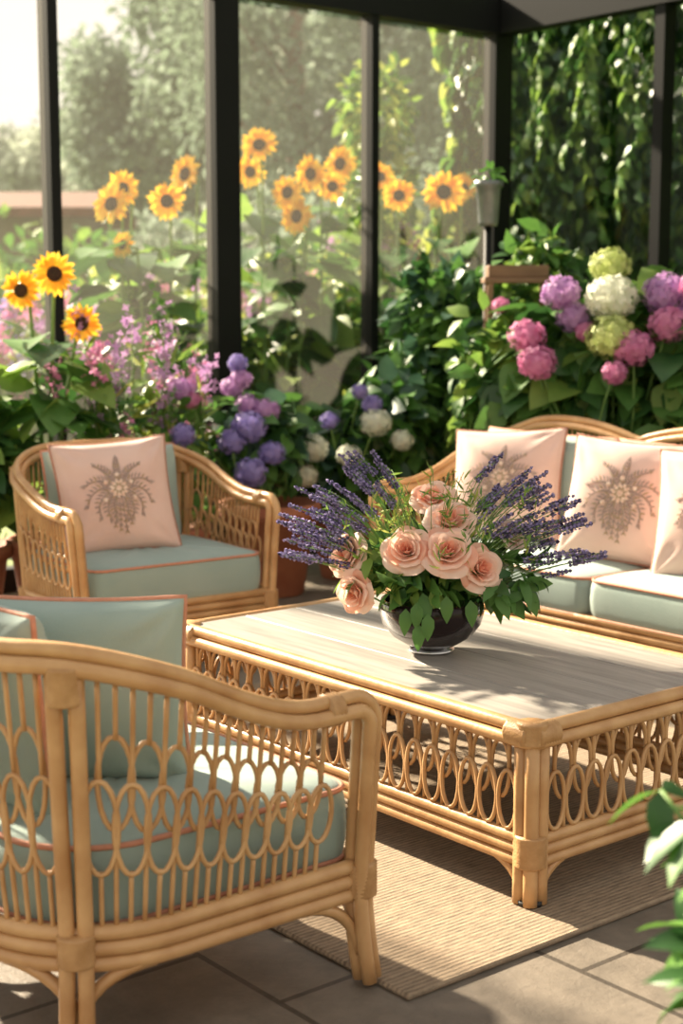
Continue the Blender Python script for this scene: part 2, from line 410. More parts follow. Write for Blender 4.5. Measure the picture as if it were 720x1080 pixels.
def rattan_seat(root, w, d, r, arm_z, back_z, arches=0, arch_h=.05, pitch=.062, zb=.27, fl=.03, poleR=.016, flb=None, rise=(.12, .72)):
    flb = fl if flb is None else flb
    pts = []
    for y in np.linspace(d, -d+r, 10): pts.append((-w, y))
    for a in np.linspace(PI, 1.5*PI, 14)[1:]: pts.append((-w+r+r*math.cos(a), -d+r+r*math.sin(a)))
    for x in np.linspace(-w+r, w-r, 24)[1:]: pts.append((x, -d))
    for a in np.linspace(1.5*PI, 2*PI, 14)[1:]: pts.append((w-r+r*math.cos(a), -d+r+r*math.sin(a)))
    for y in np.linspace(-d+r, d, 10)[1:]: pts.append((w, y))
    P = np.array(pts); seg = np.linalg.norm(np.diff(P, axis=0), axis=1); ss = np.concatenate([[0], np.cumsum(seg)]); L = ss[-1]
    def C(s): return np.stack([np.interp(s, ss, P[:, 0]), np.interp(s, ss, P[:, 1])], -1)
    def Nn(s):
        T = C(np.clip(s+.02, 0, L))-C(np.clip(s-.02, 0, L)); T = nrm(T); return np.stack([T[:, 1], -T[:, 0], np.zeros(len(T))], -1)
    def flare(s):
        df = np.minimum(s, L-s); return fl+(flb-fl)*np.clip(df/.5, 0, 1)
    def ztop(s):
        df = np.minimum(s, L-s); x = np.clip((df-rise[0])/rise[1], 0, 1); x = x*x*(3-2*x)
        z = arm_z+(back_z-arm_z)*x
        if arches:
            cx = C(s)[:, 0]; ph = (cx+w)/(2*w)*arches; z = z+arch_h*(np.abs(np.sin(PI*ph))**.8-.5)*np.clip((df-2*d*.7)/.3, 0, 1)
        return z
    def S(s, t):
        s = np.asarray(s, float); t = np.asarray(t, float); c = C(s); n = Nn(s); z = zb+(ztop(s)-.045-zb)*t
        return np.concatenate([c, z[:, None]], 1)+n*(flare(s)*t)[:, None], n
    mb = MB(); rho = .06; PR = poleR
    s = np.linspace(0, L, int(L/.035)); c = C(s); n = Nn(s); zt = ztop(s)
    base = np.concatenate([c, zt[:, None]], 1)+n*flare(s)[:, None]; dn = np.tile([0, 0, -1.], (len(s), 1))
    def front(sign, z0):
        x = sign*(w+fl); b = []; D = []; N3 = []
        for ph in np.linspace(0, PI/2, 7)[1:]:
            b.append((x, d+rho*math.sin(ph), z0-rho*(1-math.cos(ph)))); D.append((0, -math.sin(ph), -math.cos(ph))); N3.append((sign, 0, 0))
        for t in np.linspace(0, 1, 8)[1:]:
            z = (z0-rho)*(1-t)+.21*t; b.append((sign*(w+fl*(1-t)), d+rho, z)); D.append((0, -1, 0)); N3.append((sign, 0, 0))
        for t in np.linspace(0, 1, 5)[1:]:
            b.append((sign*(w+.015*t), d+rho+.015*t*t, .21*(1-t)+.012*t)); D.append((0, -1, 0)); N3.append((sign, 0, 0))
        return np.array(b), np.array(D, float), np.array(N3, float)
    bl, Dl, Nl = front(-1, zt[0]); brr, Dr, Nr = front(1, zt[-1])
    B = np.concatenate([bl[::-1], base, brr]); Dn = np.concatenate([Dl[::-1], dn, Dr]); NN = np.concatenate([Nl[::-1], n, Nr])
    for on, od in ((0, 0), (PR*1.02, PR*1.7), (-PR*1.02, PR*1.7)):
        mb.tube(B+NN*on+Dn*od, PR, 10, False, 0)
    for z in (.205, .236, .267):
        s2 = np.linspace(0, L, 60); c2 = C(s2); Pp = np.concatenate([c2, np.full((60, 1), z)], 1)
        Pp = np.concatenate([[(-w, d+rho, z)], Pp, [(w, d+rho, z)]]); mb.tube(Pp, .0165, 8, False, 0)
        mb.tube([(-w, d+rho-.01, z), (0, d+rho-.01, z), (w, d+rho-.01, z)], .0165, 8, False, 0)
    posts_ = [2*d-.31*r, L-(2*d-.31*r)] + ([L/2] if w > .8 else [])
    for sp in posts_:
        for o in (-.017, .017):
            t = np.linspace(1, 0, 7); Pp, n3 = S(np.full(7, sp+o), t); Pp = Pp+n3*.012
            e = Pp[-1]; q = [e+n3[0]*(.005*k)+np.array([0, 0, -(e[2]-.012)*k/4]) for k in range(1, 5)]
            mb.tube(np.concatenate([Pp, q]), .0165, 8, False, 0)
        Pp, n3 = S(np.array([sp, sp, sp]), np.array([.0, 1, .9])); e = Pp[0]+n3[0]*.012
        wrap(mb, e+np.array([0, 0, -.06]), e+np.array([0, 0, .0]), .036)
        wrap(mb, Pp[2]+n3[0]*.008, Pp[1]+n3[0]*.006+np.array([0, 0, .02]), .035)
        for sg in (-1, 1):
            a = np.linspace(0, PI/2, 9); s3 = sp+sg*.15*(1-np.cos(a)); cc = C(np.clip(s3, 0, L)); z = .07+.13*np.sin(a)
            mb.tube(np.concatenate([cc, z[:, None]], 1), .0135, 6, False, 0)
    for sg in (-1, 1):
        x = sg*w
        wrap(mb, (x, d+rho-.014, .2), (x, d+rho-.014, .272), .036)
        wrap(mb, (sg*(w+fl), d-.04, arm_z-.018), (sg*(w+fl), d-.075, arm_z-.018), .034)
        a = np.linspace(0, PI/2, 9); z = .07+.13*np.sin(a); k = .15*(1-np.cos(a))
        mb.tube(np.stack([np.full(9, x), d+rho-.02-k, z], 1), .0135, 6); mb.tube(np.stack([x-sg*k, np.full(9, d+rho-.01), z], 1), .0135, 6)
    edges = [.03]+sorted(posts_)+[L-.03]
    for a, b in zip(edges[:-1], edges[1:]): lattice(mb, S, a+.02, b-.02, pitch, .0056, .42, .19, .60, .19)
    mb.build('cane_frame', [RATTAN, WRAP], root)
    mb = MB()
    mb.box((-w+.03+r*.25, -d+.03+r*.25, .245), (w-.03-r*.25, d+rho-.03, .268)); mb.build('seat_deck', [DECK], root, smooth=False)

# ------------------------------------------------------------ armchairs
def armchair(x, y, f, w, d, r, arm_z, back_z, bc, **kw):
    root = empty('rattan_armchair', place(x, y, f))
    rattan_seat(root, w, d, r, arm_z, back_z, **kw)
    mb = MB(); cushion(mb, w-.03, d+.01, .16, 0, .045, .35, r=.06, b=.025, rb=r*.75); mb.build('seat_cushion', [TEAL, CORAL], root)
    mb = MB(); pillow(mb, *bc[:3], c=.04, seed=1, pw=.3); mb.build('back_cushion', [TEAL, CORAL], root, pmat(*bc[3:]))
    return root
fA = nrm(np.array([.58, -.815]))
armchair(-.86, 6.233, fA, .415, .34, .24, .655, .845, (.62, .42, .2, 0, -.19, .63, .16), pitch=.055)
chB = armchair(-.508, 3.134, Vv, .38, .35, .28, .645, .83, (.50, .42, .16, -.09, -.22, .64, .1), pitch=.052, flb=.06, rise=(.1, .56))
mb = MB(); pillow(mb, .45, .41, .2, c=.05, seed=4, pw=.33); mb.build('accent_cushion', [TEAL, CORAL], chB, pmat(-.02, -.035, .64, .12, .85, .0))

# ------------------------------------------------------------ sofa
sx, sy = uv(-3.75, 4.66)
sofa = empty('rattan_sofa', place(sx, sy, -Vv))
rattan_seat(sofa, 1.2, .34, .24, .66, .90, arches=3, arch_h=.07)
for c in (-.57, .57):
    mb = MB(); cushion(mb, .57, .355, .15, c, .045, .345, r=.06, b=.03); mb.build('seat_cushion', [TEAL, CORAL], sofa)
for c in (-.76, 0, .76):
    mb = MB(); pillow(mb, .76, .47, .2, c=.03, seed=c*3, pw=.3); mb.build('back_cushion', [TEAL, CORAL], sofa, pmat(c, -.19, .65, .14))

def throw(parent_m, size, lx, ly, lz, lean, yaw, roll, seed):
    mb = MB(); sf = pillow(mb, size, size, .2, seed=seed); motif(mb, sf, size, size, 2, 3, 4)
    mb.build('throw_pillow', [PINK, PIPE2, EMB1, EMB2, EMB3], None, parent_m @ pmat(lx, ly, lz, lean, yaw, roll))
SM = place(sx, sy, -Vv)
throw(SM, .50, .79, .02, .67, .34, .42, .06, 1)
throw(SM, .51, .13, .02, .665, .34, .38, -.05, 2)
throw(SM, .51, -.34, .04, .665, .36, .35, .06, 3)
throw(place(-.86, 6.233, fA), .48, .10, .03, .66, .34, -.3, .07, 5)

# ------------------------------------------------------------ coffee table
tx, ty = uv(-3.142, 2.977)
tab = empty('rattan_coffee_table', Matrix.Translation((tx, ty, 0)) @ ROOM)
hx, hy = .76, .443; TZ = .46
mb = MB()
n = 4; wdt = (2*(hy-.035))/n
for i in range(n):
    y0 = -hy+.035+i*wdt; mb.box((-hx+.035, y0+.0015, TZ-.03), (hx-.035, y0+wdt-.0015, TZ-.002), 0, .002)
mb.build('plank_top', [WOODTOP], tab, smooth=False)
mb = MB()
def rectloop(z, o, r):
    P = rrect(hx+o, hy+o, .03, 5); mb.tube(np.array([(x, y, z) for x, y in P]), r, 10, True, 0)
rectloop(TZ-.012, -.018, .017); rectloop(TZ-.042, -.006, .016); rectloop(TZ-.042, -.036, .016)
for z in (.118, .146, .174): rectloop(z, -.018, .0145)
for sx_ in (-1, 1):
    for sy_ in (-1, 1):
        for ox, oy in ((0, 0), (-.034, 0), (0, -.034)):
            X = sx_*(hx-.02+ox); Y = sy_*(hy-.02+oy)
            mb.tube([(X, Y, TZ-.03), (X, Y, .3), (X, Y, .14), (X+sx_*.004, Y+sy_*.004, .07), (X+sx_*.006, Y+sy_*.006, .016)], .0185, 10, False, 0)
        cx = sx_*(hx-.03); cy = sy_*(hy-.03)
        wrap(mb, (cx, cy, .108), (cx, cy, .185), .038); wrap(mb, (cx, cy, TZ-.05), (cx, cy, TZ+.004), .038)
        wrap(mb, (sx_*(hx-.09), sy_*(hy-.018), TZ-.027), (sx_*(hx-.02), sy_*(hy-.018), TZ-.027), .031)
        wrap(mb, (sx_*(hx-.018), sy_*(hy-.09), TZ-.027), (sx_*(hx-.018), sy_*(hy-.02), TZ-.027), .031)
        mb.tube([(cx, cy, .014), (cx, cy, .026)], .034, 12, False, 2)
        a = np.linspace(0, PI/2, 10); z = .03+.09*np.sin(a); k = .13*(1-np.cos(a))+.03
        mb.tube(np.stack([sx_*(hx-.02-k), np.full(10, sy_*(hy-.02)), z], 1), .0125, 6)
        mb.tube(np.stack([np.full(10, sx_*(hx-.02)), sy_*(hy-.02-k), z], 1), .0125, 6)
for sg in (-1, 1):
    def SX(s, t, sg=sg): s = np.asarray(s); t = np.asarray(t); return np.stack([s, np.full(len(s), sg*(hy-.018)), .188+.217*t], 1), np.tile([0, sg, 0.], (len(s), 1))
    def SY(s, t, sg=sg): s = np.asarray(s); t = np.asarray(t); return np.stack([np.full(len(s), sg*(hx-.018)), s, .188+.217*t], 1), np.tile([sg, 0., 0.], (len(s), 1))
    lattice(mb, SX, -hx+.06, hx-.06, .068, .0058, .34, .33, .66, .33, aw=.46)
    lattice(mb, SY, -hy+.06, hy-.06, .068, .0058, .34, .33, .66, .33, aw=.46)
mb.build('cane_frame', [RATTAN, WRAP, RUBBER], tab)

# ------------------------------------------------------------ bowl of flowers
def rose(mb, c, ax, R, m1=0, m2=1):
    ax = nrm(np.array(ax, float)); h = np.array([0, 0, 1.]) if abs(ax[2]) < .9 else np.array([1., 0, 0])
    X = nrm(np.cross(ax, h)); Y = np.cross(ax, X); c = np.array(c, float)
    a = np.linspace(-1, 1, 11); b = np.linspace(0, 1, 9); A, Bb = np.meshgrid(a, b, indexing='ij')
    wp = np.interp(Bb, [0, .3, .6, .85, 1], [.45, .85, 1, .9, .6])
    for n, rr, cu, zt, dl in ((3, .12, .0, .40, 1.6), (3, .24, .01, .44, 1.4), (4, .38, .04, .44, 1.15), (5, .54, .09, .38, .95), (5, .70, .17, .28, .95), (6, .86, .30, .08, .85)):
        f0 = rng.random()*6.28
        for k in range(n):
            ph = f0+k*2*PI/n+A*dl*wp+rng.normal()*.1
            rad = R*(rr*(.25+.75*np.sin(Bb*PI/2))+cu*Bb**4*(1-.3*A**2)+.04*A*(1 if k % 2 else -1))
            z = R*(-.45+(zt+.45)*Bb**.8)-R*.22*A**2*Bb**2-R*cu*.7*Bb**5+R*.03*np.sin(A*5+k)*Bb
            P = c+(rad*np.cos(ph))[..., None]*X+(rad*np.sin(ph))[..., None]*Y+z[..., None]*ax
            mb.grid(P, m1 if rr < .3 else m2 if rng.random() < .8 else m1)
def lavender(mb, p0, p1, mid, ms=0, mf=1, mf2=2, L=.1):
    P = bez(p0, mid, p1, 10); mb.tube(P, .0013, 4, False, ms)
    T = nrm(P[-1]-P[-3]); n = 46; t = np.sort(rng.random(n)); tt = np.floor(t*9)/9*L
    d = rng.normal(size=(n, 3)); d -= (d@T)[:, None]*T; d = nrm(d)
    R = .0078*(1-.55*t); pos = P[-1]-T*(L*.75)+T[None]*tt[:, None]+d*R[:, None]
    mb.inst(OCT[0], OCT[1], frames(d, np.tile(T, (n, 1))+.01), pos, .0038+.0018*rng.random(n), rng.choice([mf, mf, mf2], n))

bx, by = .2575, 4.25
root = empty('flower_bowl_arrangement', Matrix.Translation((bx, by, TZ)))
mb = MB()
mb.lathe([(0, .002), (.055, .002), (.058, .008), (.05, .014), (.075, .022), (.114, .047), (.141, .082), (.150, .115), (.148, .140), (.144, .152), (.140, .152), (.143, .140), (.144, .115), (.134, .082), (.104, .052), (.05, .028), (0, .024)], n=56)
mb.build('glass_bowl', [SMOKE], root)
mb = MB(); mb.lathe([(0, .001), (.064, .001), (.067, .005), (.062, .010), (.053, .0135), (.0, .0135)], n=40); mb.build('silver_foot', [mat('silver', 'b8b8b8', 'c8c8c8', rough=.2, metallic=1)], root)
mb = MB()
roses = [((-.245, -.03, .285), (-.6, -.6, .4), .055), ((-.225, -.09, .185), (-.6, -.75, -.05), .052), ((-.08, -.14, .315), (-.2, -.85, .5), .058),
         ((.035, -.155, .315), (.05, -.8, .6), .064), ((.13, -.125, .262), (.4, -.8, .35), .057), ((.045, -.05, .39), (.0, -.6, .8), .060),
         ((.005, .05, .44), (-.1, -.6, .8), .055), ((.235, .06, .33), (.6, -.5, .6), .05)]
for i, (c, ax, R) in enumerate(roses):
    if i == 7: rose(mb, c, ax, R, 2, 2)
    else: rose(mb, c, ax, R*1.12)
mb.build('roses', [ROSE1, ROSE2, ROSEP], root)
mb = MB()
for c, ax, R in roses:
    c = np.array(c); mb.tube(bez((c[0]*.15, c[1]*.15, .05), (c[0]*.5, c[1]*.5, c[2]*.8), c-nrm(np.array(ax))*R*.4, 8), .003, 5, False, 3)
    d = nrm(rng.normal(size=(7, 3))); mb.inst(LF[0], LF[1], frames(d*.6-np.array(ax), rng.normal(size=(7, 3))+np.array(ax)), np.tile(c-nrm(np.array(ax))*R*.5, (7, 1)), .05+.03*rng.random(7), rng.choice([0, 1, 2], 7))
leafmass(mb, (0, 0, .26), (.17, .15, .08), 200, .07, [0, 1, 1, 2], LF, .0, .6, .5)
leafmass(mb, (-.02, -.1, .22), (.13, .06, .05), 80, .07, [0, 1, 1, 2], LF, .2, .5, .6)
leafmass(mb, (-.14, 0, .26), (.12, .12, .07), 70, .07, [1, 2], LF, .1)
leafmass(mb, (.18, 0, .215), (.13, .12, .08), 120, .075, [0, 1], LF, .2)
for xx, yy, zz in ((-.05, -.15, .15), (-.02, -.16, .12), (-.08, -.14, .13), (.03, -.16, .17), (-.045, -.155, .09), (.1, -.12, .15)):
    mb.inst(LF[0], LF[1], frames(np.array([[xx*.6, -.3, -.9]]), np.array([[0, -1, .3]])), np.array([[xx, yy, zz+.02]]), [.075], [1])
for i in range(60):
    a = rng.random()*2*PI; r = .1+.2*rng.random(); e = np.array([r*math.cos(a), r*.8*math.sin(a), .34+.18*rng.random()])
    mb.tube(bez((e[0]*.2, e[1]*.2, .15), (e[0]*.6, e[1]*.6, e[2]*.9), e, 6), .001, 4, False, 3)
    k = 8; mb.inst(LN[0], LN[1], frames(rng.normal(size=(k, 3))+np.array([0, 0, .7]), rng.normal(size=(k, 3))), e-np.array([0, 0, .07])*rng.random((k, 1)), .028+.018*rng.random(k), rng.choice([2, 1, 4], k))
mb.build('foliage', [LEAF_D, LEAF_M, LEAF_L, STEM, LEAF_Y], root)
mb = MB()
for i in range(112):
    side = -1 if i < 62 else 1
    el = rng.uniform(.28, 1.3); Lg = rng.uniform(.28, .43)
    if side < 0: e = np.array([-math.cos(el)*Lg-.04, rng.uniform(-.12, .18), .18+math.sin(el)*Lg])
    else: e = np.array([math.cos(el)*Lg*1.08+.06, rng.uniform(-.08, .2), .14+math.sin(el)*Lg])
    lavender(mb, (e[0]*.15, e[1]*.2, .12), e, (e[0]*.45, e[1]*.5, e[2]*.85))
mb.build('lavender_sprigs', [STEM, LAV, LAV2], root)

# ------------------------------------------------------------ flowers helpers
leafP = leaf_tmpl(.36, 3, .15, .12, 'petal')
def sunflower_head(mb, c, f, R, mp=(0, 1), md=2, mg=3):
    f = nrm(np.array(f, float)); c = np.array(c, float); X = nrm(np.cross(f, [0, 0, 1.])); Y = np.cross(X, f)
    for ring, (n, ro, tilt) in enumerate(((20, 1, .12), (18, .9, .3))):
        a = np.arange(n)/n*2*PI+ring*.17+rng.normal(size=n)*.06
        d = np.cos(a)[:, None]*X+np.sin(a)[:, None]*Y
        mb.inst(leafP[0], leafP[1], frames(d+f*(tilt+rng.normal(size=(n, 1))*.15), np.tile(f, (n, 1))), c+d*R*.33, R*.74*ro*(.85+.3*rng.random(n)), rng.choice(mp, n))
    th = np.arange(16)/16*2*PI
    P = [[c+f*z*R+(r*R)*(math.cos(t)*X+math.sin(t)*Y) for t in th] for r, z in ((.01, .12), (.2, .13), (.32, .1), (.38, .03), (.39, -.03), (.3, -.12), (.01, -.16))]
    P = np.array(P); mb.grid(P[:5], md, cv=True); mb.grid(P[4:], mg, cv=True)
def sunflower(base, heads, R=.1, nleaf=14, ls=.26):
    mb = MB(); base = np.array(base, float)
    for (c, f) in heads:
        c = np.array(c, float); ff = nrm(np.array(f, float))
        P = np.concatenate([bez(base+rng.normal(size=3)*[.03, .03, 0], (base[0]*.7+c[0]*.3, base[1]*.7+c[1]*.3, c[2]*.6), c-ff*.12+np.array([0, 0, -.0]), 12), [c-ff*.02]])
        mb.tube(P, np.linspace(.014, .008, len(P)), 6, False, 4)
        sunflower_head(mb, c, f, R*(.9+.25*rng.random()))
        n = nleaf; k = (rng.random(n)*.85+.1)*(len(P)-3); i = k.astype(int); pos = P[i]+(P[i+1]-P[i])*(k-i)[:, None]
        a = rng.random(n)*2*PI; d = np.stack([np.cos(a), np.sin(a), .15-.5*rng.random(n)], -1)
        st = pos+d*np.array([1, 1, .2])*.08
        for p, q in zip(pos, st): mb.tube(np.array([p, (p+q)/2+[0, 0, .01], q]), .004, 4, False, 4)
        mb.inst(LH[0], LH[1], frames(d, np.tile([0, 0, 1.], (n, 1))+rng.normal(size=(n, 3))*.3), st, ls*(.6+.6*rng.random(n)), rng.choice([3, 5, 6], n))
    return mb.build('sunflower_plant', [PETY, PETO, DISC, LEAF_M, STEM, LEAF_L, LEAF_D])

def hyd_head(mb, c, R, m, n=210):
    c = np.array(c, float); d = nrm(rng.normal(size=(n, 3)))
    P = c+d*R*(.84+.2*rng.random((n, 1)))*np.array([1, 1, .88])
    nn = nrm(d+rng.normal(size=(n, 3))*.25)
    x = nrm(np.cross(nn, rng.normal(size=(n, 3)))); y = np.cross(nn, x); Rm = np.stack([x, y, nn], -1)
    mb.inst(FLO[0], FLO[1], Rm, P, R*.19*(.8+.4*rng.random(n)), m)
    th = np.linspace(0, PI, 7); mb.lathe([(R*.78*math.sin(t), -R*.7*math.cos(t)) for t in th], c, 12, m)

def pot(mb, c, r, h, m, ms):
    mb.lathe([(0, 0), (r*.68, 0), (r*.72, .01), (r*.95, h*.82), (r*1.06, h*.83), (r*1.08, h), (r*.95, h), (r*.9, h*.92), (0, h*.92)], c, 28, m)

SF = [(-.053, 9.6, 2.41, .105), (-.101, 9.2, 2.20, .10), (-.141, 9.0, 2.10, .095), (-.113, 9.0, 2.03, .10), (-.02, 9.8, 2.25, .125), (-.001, 10.0, 2.33, .115), (-.035, 9.6, 2.12, .10), (-.029, 9.5, 1.97, .105),
      (-.006, 9.9, 2.18, .10), (.037, 10.0, 2.13, .11), (.066, 10.1, 2.16, .12), (.079, 10.3, 2.2, .09), (-.149, 8.8, 2.0, .10), (-.142, 8.75, 1.77, .08), (-.059, 9.9, 2.27, .10), (.025, 10.4, 2.28, .09)]
for t, D, z, R in SF:
    c = pol(t, D, z); f = (np.clip(rng.normal()*.4, -.6, .6)-.1, -1, .05+rng.normal()*.2)
    b = (c[0]+rng.normal()*.12, c[1]+.15+rng.random()*.1, -.11)
    sunflower(b, [(c, f)], R, 18, .32)
mbp = MB(); pot(mbp, (-1.36, 7.0, 0), .19, .36, 0, 1); mbp.build('terracotta_pot', [TERRA])
sunflower((-1.36, 7.0, .33), [(pol(-.209, 7.1, 1.50), (-.1, -1, .1)), (pol(-.187, 7.0, 1.575), (.2, -1, .15)), (pol(-.170, 6.95, 1.35), (.3, -1, .0))], .085, 18, .24)

# ------------------------------------------------------------ shrubs
LM = [LEAF_D, LEAF_M, LEAF_L, LEAF_B, LEAF_Y, STEM]
def shrub(name, base, blobs, size, ms, heads=(), tm=LF3, droop=.35, pot_=None, extra=None):
    mb = MB(); base = np.array(base, float)
    if pot_: pot(mb, (base[0], base[1], 0), pot_[0], pot_[1], 6, 7); base[2] = pot_[1]*.9
    for (c, r, n) in blobs:
        leafmass(mb, c, r, n, size, ms, tm, droop)
        for k in range(6): mb.tube(curve(base+rng.normal(size=3)*[.05, .05, 0], np.array(c)+rng.normal(size=3)*np.array(r)*.4, 0, 7, .06), .006, 5, False, 5)
    for (c, R, m) in heads:
        hyd_head(mb, c, R, m)
        mb.tube(curve(base, c, 0, 7, .05), .005, 5, False, 5)
    if extra: extra(mb)
    return mb.build(name, LM+[TERRA, SOIL, H_PINK, H_LILAC, H_PURP, H_WHITE, H_LIME])
HY = [(.1215, 7.15, 1.29, .088, 8), (.143, 7.2, 1.49, .092, 9), (.1285, 7.05, 1.17, .09, 8), (.175, 7.25, 1.62, .095, 12), (.176, 7.1, 1.47, .118, 11), (.1765, 7.0, 1.29, .115, 12),
      (.191, 6.95, 1.24, .095, 8), (.2135, 7.0, 1.345, .092, 8), (.212, 7.15, 1.48, .115, 9), (.152, 7.2, 1.37, .085, 9), (.104, 7.4, 1.43, .045, 8), (.179, 6.9, 1.13, .06, 8), (.228, 7.1, 1.38, .095, 9), (.232, 6.95, 1.52, .08, 8), (.160, 7.1, 1.31, .05, 8)]
shrub('hydrangea_bush', (1.30, 7.3, 0), [((1.05, 7.4, 1.05), (.32, .25, .40), 420), ((1.4, 7.35, 1.1), (.38, .28, .46), 560), ((1.65, 7.15, .95), (.3, .25, .5), 380), ((1.2, 7.5, .5), (.5, .25, .4), 250)],
      .17, [0, 1, 1, 1, 2], [(pol(t, D, z), R, m) for t, D, z, R, m in HY], tm=LH, droop=.5, pot_=(.3, .4))
shrub('viburnum_shrub', (2.1, 7.25, 0), [((2.0, 7.3, 1.35), (.35, .22, .4), 380), ((2.2, 7.2, .8), (.35, .25, .5), 300)], .13, [0, 0, 1, 3], tm=LH, pot_=(.25, .35))
shrub('camellia_shrub', (.55, 8.25, 0), [((.42, 8.3, .75), (.36, .25, .5), 560), ((.7, 8.2, 1.2), (.33, .25, .42), 520), ((.52, 8.35, 1.4), (.26, .2, .28), 300), ((.88, 8.1, .8), (.33, .25, .5), 400)], .13, [0, 1, 3, 1], tm=LF3, pot_=(.25, .32))
shrub('laurel_shrub', (1.15, 7.95, 0), [((1.05, 8.05, 1.5), (.24, .2, .3), 330), ((1.2, 7.95, 1.0), (.28, .24, .5), 420), ((.74, 7.5, 1.05), (.2, .15, .38), 330)], .12, [1, 2, 0], tm=LF3, pot_=(.22, .32))
shrub('white_hydrangea', (.05, 7.95, 0), [((.0, 7.95, .62), (.33, .25, .26), 420), ((.25, 8.0, .8), (.25, .2, .25), 300)], .12, [0, 1, 3, 1],
      [(pol(-.019, 7.6, .72), .08, 11), (pol(.0225, 7.7, .84), .08, 11), (pol(.02, 7.75, .93), .055, 10), (pol(-.024, 7.6, .58), .065, 11), (pol(.005, 7.6, .68), .065, 11), (pol(-.008, 7.7, .85), .05, 10), (pol(.012, 7.7, 1.0), .045, 10), (pol(.04, 7.7, .75), .06, 11)], tm=LH, pot_=(.22, .36))
shrub('purple_hydrangea', (-.36, 7.5, 0), [((-.42, 7.55, .75), (.28, .22, .24), 330)], .11, [0, 1, 3], 
      [(pol(-.061, 7.3, .85), .085, 10), (pol(-.072, 7.3, .78), .07, 10), (pol(-.060, 7.2, .64), .08, 10), (pol(-.046, 7.25, .73), .065, 10), (pol(-.050, 7.4, .92), .07, 9), (pol(-.072, 7.5, 1.03), .06, 9), (pol(-.066, 7.5, 1.07), .055, 9), (pol(-.068, 7.5, 1.15), .05, 10), (pol(-.105, 7.1, .83), .06, 10), (pol(-.106, 7.3, 1.03), .065, 9), (pol(-.098,7.3,.98), .045, 8), (pol(-.062, 7.4, .95), .06, 9)], tm=LH, pot_=(.24, .46))
def wild(n, cx, cy, hmax, spread, cols, base=0., fs=.016):
    def f(mb):
        for i in range(n):
            o = Vv*(rng.uniform(-1, 1)*spread)+U*rng.uniform(-.1, .1)
            b = np.array([cx+o[0], cy+o[1], base+.2]); e = np.array([b[0]+rng.normal()*.08, b[1]+rng.normal()*.08, base+hmax*(.5+.5*rng.random())])
            P = bez(b, (b[0], b[1], e[2]*.7), e, 8); mb.tube(P, .003, 4, False, 5)
            k = 14; j = rng.integers(1, 7, k); mb.inst(LN[0], LN[1], frames(rng.normal(size=(k, 3))+[0, 0, .5], rng.normal(size=(k, 3))), P[j], .11+.06*rng.random(k), rng.choice([1, 2, 4], k))
            k = 26; pos = e+rng.normal(size=(k, 3))*[.025, .025, .06]; m = cols[i % len(cols)]
            d = nrm(rng.normal(size=(k, 3))); x = nrm(np.cross(d, rng.normal(size=(k, 3)))); mb.inst(FLO[0], FLO[1], np.stack([x, np.cross(d, x), d], -1), pos, fs+.01*rng.random(k), m)
    return f
shrub('wildflower_planter', (-.95, 7.25, 0), [((-.95, 7.3, .7), (.32, .22, .35), 350)], .11, [1, 2, 0], tm=LF3, pot_=(.3, .38), extra=wild(48, -.95, 7.25, 1.42, .33, [8, 9, 8, 9, 1], 0.))
shrub('leafy_planter', (-1.72, 6.85, 0), [((-1.72, 6.85, .8), (.25, .22, .45), 300)], .15, [0, 1, 2], tm=LH, pot_=(.2, .35))
def bed(name, t, D, w, dpt, h, n, size, ms, cols=None, nw=0):
    c = (t*D, D, h*.5)
    shrub(name, (c[0], c[1], -.11), [((c[0]+Vv[0]*w*k, D+Vv[1]*w*k, h*.47), (w*.5, dpt, h*.5), n//3) for k in (-.6, 0, .6)], size, ms,
          extra=wild(nw, c[0], D, h*1.1, w, cols, 0., .02) if nw else None)
bed('flowering_border', -.205, 9.2, .8, .4, 1.35, 900, .13, [1, 2, 0], [8, 9, 10, 8], 60)
bed('flowering_border', -.10, 10.0, .9, .4, 1.5, 1300, .17, [1, 2, 2, 0], [8, 9, 8], 30)
bed('flowering_border', -.01, 10.8, .9, .4, 1.8, 1300, .18, [1, 2, 1, 4], [9, 4], 20)
bed('flowering_border', .065, 11.3, .7, .4, 1.85, 1100, .17, [1, 2, 4, 1], [9, 4, 8], 20)
bed('garden_shrub', -.235, 17, 2.0, .9, 2.5, 2400, .2, [2, 1, 1])
bed('garden_shrub', -.16, 14, 1.8, .9, 1.9, 1800, .2, [2, 4, 1])
bed('garden_shrub', -.02, 15, 1.8, .9, 2.2, 1800, .2, [2, 4, 1])
bed('garden_shrub', .07, 15.5, 1.4, .9, 2.4, 1500, .2, [2, 4, 1])
vx, vy = uv(-8.5, 7.3)
shrub('climbing_vine', (vx, vy, -.11), [((vx, vy, z), (.28, .28, .4), 420) for z in (1.0, 1.6, 2.2, 2.8)], .11, [1, 2, 4], tm=LF3)

mb = MB(); n = 23000
u = rng.uniform(-8.2, -1.5, n); z = rng.uniform(0, 4.6, n)
bmp = .06*np.sin(u*3.1+np.sin(z*2.3)*1.5)+.05*np.sin(z*3.7+u*1.9)+.035*np.sin(u*9+z*7)
v = 7.88-.055*(u+8.2)-bmp-.12*rng.random(n)
D = np.stack([rng.normal(size=n)*.5, -.35+rng.normal(size=n)*.25, -.9+rng.normal(size=n)*.3], -1)
Nn = np.stack([-.8+rng.normal(size=n)*.5, -.8+0*u, .6+rng.normal(size=n)*.4], -1)
mb.inst(LH[0], LH[1], frames(D, Nn), np.stack([u, v, z], -1), .07+.045*rng.random(n), rng.choice([0, 0, 1, 1, 3, 2], n))
